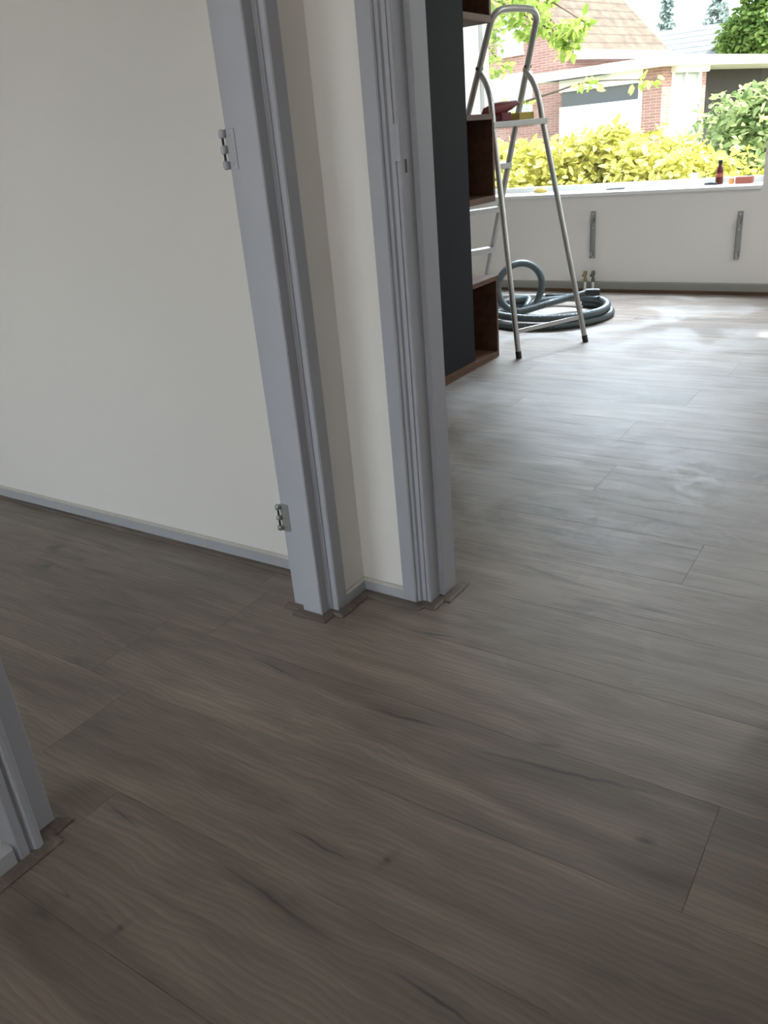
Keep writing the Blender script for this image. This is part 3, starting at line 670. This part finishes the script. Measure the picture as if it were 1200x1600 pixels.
def shrub(x, y, top, rx, mat, label, n, size, seed, group=None, name='garden_shrub'):
    rg = random.Random(seed); t = thing(name, label, 'shrub', (x, y, -.15), group)
    cs = []; h = top+.15
    for k in range(9):
        a = rg.uniform(0, 6.28); q = rg.uniform(.2, .75)*rx; zz = rg.uniform(.3, .8)
        cs.append((x+q*math.cos(a), y+q*math.sin(a)*.8, -.15+h*zz, rx*.48, rx*.45, h*(1-zz)*.95+.02, 1))
    cs.append((x, y, -.15+h*.5, rx*.8, rx*.7, h*.48, 2.5))
    leaves('foliage', mat, cs, n, size, t, seed)
    m = MB()
    for k in range(7):
        a = k*.9; m.tube([(x+.03*math.cos(a), y+.03*math.sin(a), -.15), (x+rx*.25*math.cos(a), y+rx*.25*math.sin(a), -.15+h*.4), (x+rx*.5*math.cos(a+.3), y+rx*.5*math.sin(a+.3), -.15+h*.75)], [.014, .010, .004], 6)
    m.build('stems', M['bark'], t)
    return t
t = thing('golden_shrub', 'spreading golden leaved shrubbery filling the bed below the window', 'shrub', (-3.4, 9.3, -.15))
rg = random.Random(5); cs = []
for (x, y, top, rx) in ((-5.3, 9.9, 1.0, .7), (-4.9, 9.5, 1.02, .6), (-4.15, 9.2, 1.0, .7), (-3.35, 9.4, 1.08, .7), (-2.70, 9.2, .98, .62), (-2.15, 8.8, .80, .5)):
    h = top+.15; cs.append((x, y, -.15+h*.5, rx*.8, rx*.7, h*.46, 2.5))
    for k in range(9):
        a = rg.uniform(0, 6.28); q = rg.uniform(.2, .8)*rx; zz = rg.uniform(.3, .85)
        cs.append((x+q*math.cos(a), y+q*math.sin(a)*.8, -.15+h*zz, rx*.42, rx*.42, h*(1-zz)*.9+.05, 1))
leaves('foliage', M['leaf_gold'], cs, 17000, .095, t, 1)
m = MB()
for k in range(26):
    x = -5.4+k*.13; y = 9.4+.3*math.sin(k*2.3); m.tube([(x, y, -.15), (x+.05*math.sin(k), y-.05, .35), (x+.2*math.sin(k*1.7), y-.1, .75)], [.014, .010, .004], 6)
m.build('stems', M['bark'], t)
shrub(-1.85, 11.4, 1.42, 1.05, M['leaf_green'], 'big grey green shrub at the right of the garden', 6500, .10, 6)
shrub(-6.9, 11.4, 1.2, .9, M['leaf_green'], 'green shrub in the garden seen left of the ladder', 3500, .10, 7)

# leafy branches of a tree whose trunk stands to the left
t = thing('tree', 'light green leafy tree whose branches hang in from the top left', 'tree', (-6.7, 9.4, -.15))
m = MB(); m.tube(spline([(-6.7, 9.4, -.15), (-6.65, 9.4, 1.2), (-6.5, 9.35, 2.4), (-6.2, 9.3, 3.4)], 5), [.11-.003*i for i in range(16)], 10); m.build('trunk', M['bark'], t, smooth=True)
brs = [[(-6.5, 9.35, 2.3), (-5.6, 9.2, 2.65), (-4.8, 9.05, 2.55), (-4.2, 9.0, 2.28), (-3.75, 9.0, 2.02), (-3.45, 9.0, 1.86)],
       [(-5.6, 9.2, 2.65), (-4.9, 9.1, 2.35), (-4.5, 9.0, 2.0), (-4.25, 9.0, 1.72)],
       [(-4.8, 9.05, 2.55), (-4.1, 8.9, 2.45), (-3.7, 8.9, 2.25), (-3.35, 8.95, 2.02)],
       [(-6.5, 9.35, 1.7), (-5.4, 9.2, 1.45), (-4.5, 9.1, 1.33), (-3.8, 9.05, 1.42), (-3.3, 9.0, 1.49), (-2.6, 9.0, 1.44)]]
m = MB(); 
for b in brs: q = spline(b, 5); m.tube(q, list(np.linspace(.022, .004, len(q))), 7)
m.build('branches', M['bark'], t, smooth=True)
cs = [(-4.9, 9.1, 2.5, .35, .25, .22, 2), (-4.35, 9.0, 2.3, .3, .22, .22, 2.2), (-3.95, 9.0, 2.12, .22, .2, .18, 2), (-3.6, 9.0, 1.95, .16, .15, .12, 1.4), (-4.45, 9.0, 1.98, .2, .15, .2, 1.3), (-4.3, 9.0, 1.75, .14, .12, .12, .5),
      (-3.8, 8.9, 2.35, .3, .2, .16, 1.6), (-3.42, 8.95, 2.0, .12, .1, .1, .7), (-3.55, 9.0, 1.80, .1, .1, .07, .4), (-3.3, 9.0, 1.48, .14, .06, .06, .22), (-2.75, 9.0, 1.44, .14, .06, .06, .16), (-4.2, 9.1, 1.35, .3, .1, .08, .3), (-5.7, 9.2, 2.7, .5, .4, .35, 2.5)]
leaves('foliage', M['leaf_light'], cs, 1500, .085, t, 20)

# big tree right, conifers far
t = thing('tree', 'large dense green tree rising at the top right', 'tree', (-6.1, 36, -.15))
MB().tube([(-6.1, 36, -.15), (-6.0, 36, 3.2)], [.28, .18], 10).build('trunk', M['bark'], t)
leaves('foliage', M['leaf_dark'], [(-6.1, 36, 3.8, 2.0, 1.7, 1.3, 3), (-6.5, 35.5, 5.4, 1.5, 1.3, 1.2, 2), (-5.3, 36, 5.8, 2.0, 1.3, 1.7, 3), (-7.4, 35.8, 3.5, .9, .8, .75, 1)], 13000, .19, t, 31)
def conifer(x, y, h, r, label, seed):
    t = thing('conifer', label, 'tree', (x, y, -.15), 'pale conifers far away')
    MB().tube([(x, y, -.15), (x, y, h)], [.2, .03], 8).build('trunk', M['bark'], t)
    cs = [(x, y, .8+k*(h-.8)/11, r*(1-k/12)+.1, r*(1-k/12)+.1, .35, 1.6-k/10) for k in range(12)]
    leaves('foliage', M['needle'], cs, 3200, .32, t, seed)
conifer(-17.1, 60, 7.7, 1.35, 'pale narrow conifer between the tiled roof and the others', 41)
conifer(-14.2, 61, 9.4, 1.6, 'tall pale conifer behind the grey roof', 42)

# neighbour's brick house: long axis D runs away from us, Cc runs to the left
D = Vector((.2425, .9701, 0)); Cc = Vector((-.9701, .2425, 0)); Zz = Vector((0, 0, 1))
E0 = Vector((-9.44, 23.9, 0))       # right front corner of the brick wall
ha = thing('house', 'pink brick house with a weathered tiled roof', 'house', (-11.5, 26, -.15))
def hp(c_, d_, z, o=E0): return o+Cc*c_+D*d_+Zz*z
WID, LEN, EV = 7.6, 4.3, 3.25; RD = EV+WID/2*.95
m = MB(); vs = [hp(0, 0, -.15), hp(WID, 0, -.15), hp(WID, 0, EV), hp(WID/2, 0, RD), hp(0, 0, EV), hp(0, LEN, -.15), hp(WID, LEN, -.15), hp(WID, LEN, EV), hp(WID/2, LEN, RD), hp(0, LEN, EV)]
m.add(vs, [(0, 4, 3, 2, 1), (5, 6, 7, 8, 9), (0, 5, 9, 4), (1, 2, 7, 6)]); m.build('brick_wall', M['brick'], ha)
m = MB()
for s_ in (0, 1):
    c0 = -.45 if s_ == 0 else WID+.45; z0 = EV-.45*.95
    for th in (0,):
        vs = [hp(c0, -.15, z0), hp(WID/2, -.15, RD+.02), hp(WID/2, LEN+.2, RD+.02), hp(c0, LEN+.2, z0)]
        vs += [v+Zz*.14 for v in vs]; m.add(vs, [(0, 1, 2, 3), (7, 6, 5, 4), (0, 4, 5, 1), (1, 5, 6, 2), (2, 6, 7, 3), (3, 7, 4, 0)])
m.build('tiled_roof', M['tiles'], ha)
m = MB(); m.obox(hp(-.47, LEN/2, EV-.42), Cc*.06, D*(LEN/2+.25), Zz*.11); m.build('gutter', M['fascia'], ha)
def house_window(c0, c1, z0, z1, parts=2):
    fr = MB(); cx, zz = (c0+c1)/2, (z0+z1)/2
    fr.obox(hp(cx, -.03, zz), Cc*((c1-c0)/2), D*.04, Zz*((z1-z0)/2)); o = fr.build('window', M['fascia'], ha)
    for k in range(parts):
        w_ = (c1-c0)/parts; a = c0+k*w_+.07
        p = MB().obox(hp(a+w_/2-.07, -.075, zz), Cc*(w_/2-.07), D*.006, Zz*((z1-z0)/2-.09)).build('pane', M['paleglass'], ha)
        p.parent = o; p.matrix_parent_inverse = Matrix.Identity(4)
house_window(1.15, 2.75, 1.25, 2.62, 2)
house_window(1.45, 2.35, 3.05, 4.1, 1)

# flat roofed extension in front of it
K = Vector((-6.2, 21.7, 0)); ex = thing('house', 'low flat roofed building with white fascia and brick corner', 'house', (-6.5, 23.5, -.15))
def kp(c_, d_, z): return hp(c_, d_, z, K)
m = MB(); m.add([kp(0, 0, -.15), kp(.52, 0, -.15), kp(.52, .42, -.15), kp(0, .42, -.15), kp(0, 0, 2.2), kp(.52, 0, 2.2), kp(.52, .42, 2.2), kp(0, .42, 2.2)], [(0, 1, 2, 3), (7, 6, 5, 4), (0, 4, 5, 1), (1, 5, 6, 2), (2, 6, 7, 3), (3, 7, 4, 0)])
m.build('brick_pillar', M['brick'], ex)
m = MB(); m.obox(kp(.08, 1.95, 1.0), Cc*.08, D*.14, Zz*1.2); m.build('brick_pillar', M['brick'], ex)
m = MB(); m.obox(kp(1.35, 4.6, 2.295), Cc*1.75, D*5.0, Zz*.105); m.obox(kp(2.6, .8, 2.295), Cc*1.2, D*1.2, Zz*.105); m.build('roof_fascia', M['fascia'], ex)
m = MB(); m.obox(kp(1.72, .06, .85), Cc*1.2, D*.06, Zz*.72); m.obox(kp(.56, .04, 1.6), Cc*.05, D*.06, Zz*.6); m.obox(kp(1.72, .05, 2.06), Cc*1.2, D*.07, Zz*.14); m.build('white_panel', M['fascia'], ex)
MB().obox(kp(0.1, 1.1, .6), Cc*.08, D*.7, Zz*.75).build('low_wall', M['fascia'], ex)
MB().obox(kp(1.72, .12, 1.74), Cc*1.2, D*.02, Zz*.2).build('window', M['darkglass'], ex)
m = MB(); m.obox(kp(.02, .47, 1.8), Cc*.04, D*.05, Zz*.42); m.obox(kp(.02, 1.78, 1.8), Cc*.04, D*.05, Zz*.42); m.obox(kp(.02, 1.12, 1.4), Cc*.05, D*.7, Zz*.05); m.obox(kp(.02, 1.12, 1.8), Cc*.03, D*.04, Zz*.4); o = m.build('window', M['fascia'], ex)
p = MB().obox(kp(.05, 1.12, 1.8), Cc*.01, D*.62, Zz*.38).build('pane', M['paleglass'], ex); p.parent = o; p.matrix_parent_inverse = Matrix.Identity(4)
m = MB(); m.obox(kp(-.08, 1.15, 2.13), Cc*.10, D*.78, Zz*.075); m.build('roller_blind_box', M['fascia'], ex, bevel=.03)
m = MB(); m.obox(kp(1.0, 5.4, 1.0), Cc*.1, D*3.3, Zz*1.19); m.build('recess_shade_slab', M['recess_dark'], ex)  # dark slab painted as the shade of the open recess
# far house with grey roof
fh = thing('house', 'distant house with a long pale grey roof', 'house', (-10, 41, -.15))
m = MB(); m.box(-12.2, -6.5, 40, 44, -.15, 3.2); m.build('wall', M['fascia'], fh)
m = MB(); m.add([(-12.3, 39.8, 3.1), (-6.2, 39.8, 3.1), (-6.2, 42, 4.55), (-12.3, 42, 4.65), (-12.3, 44.2, 3.1), (-6.2, 44.2, 3.1)], [(0, 1, 2, 3), (3, 2, 5, 4), (0, 3, 4), (1, 5, 2), (0, 4, 5, 1)]); m.build('roof', M['slate'], fh)
for x in (-11.9, -9.1):
    m = MB(); m.box(x-.25, x+.25, 39.95, 40.6, 3.45, 3.9); m.build('roof_window', M['paleglass'], fh)
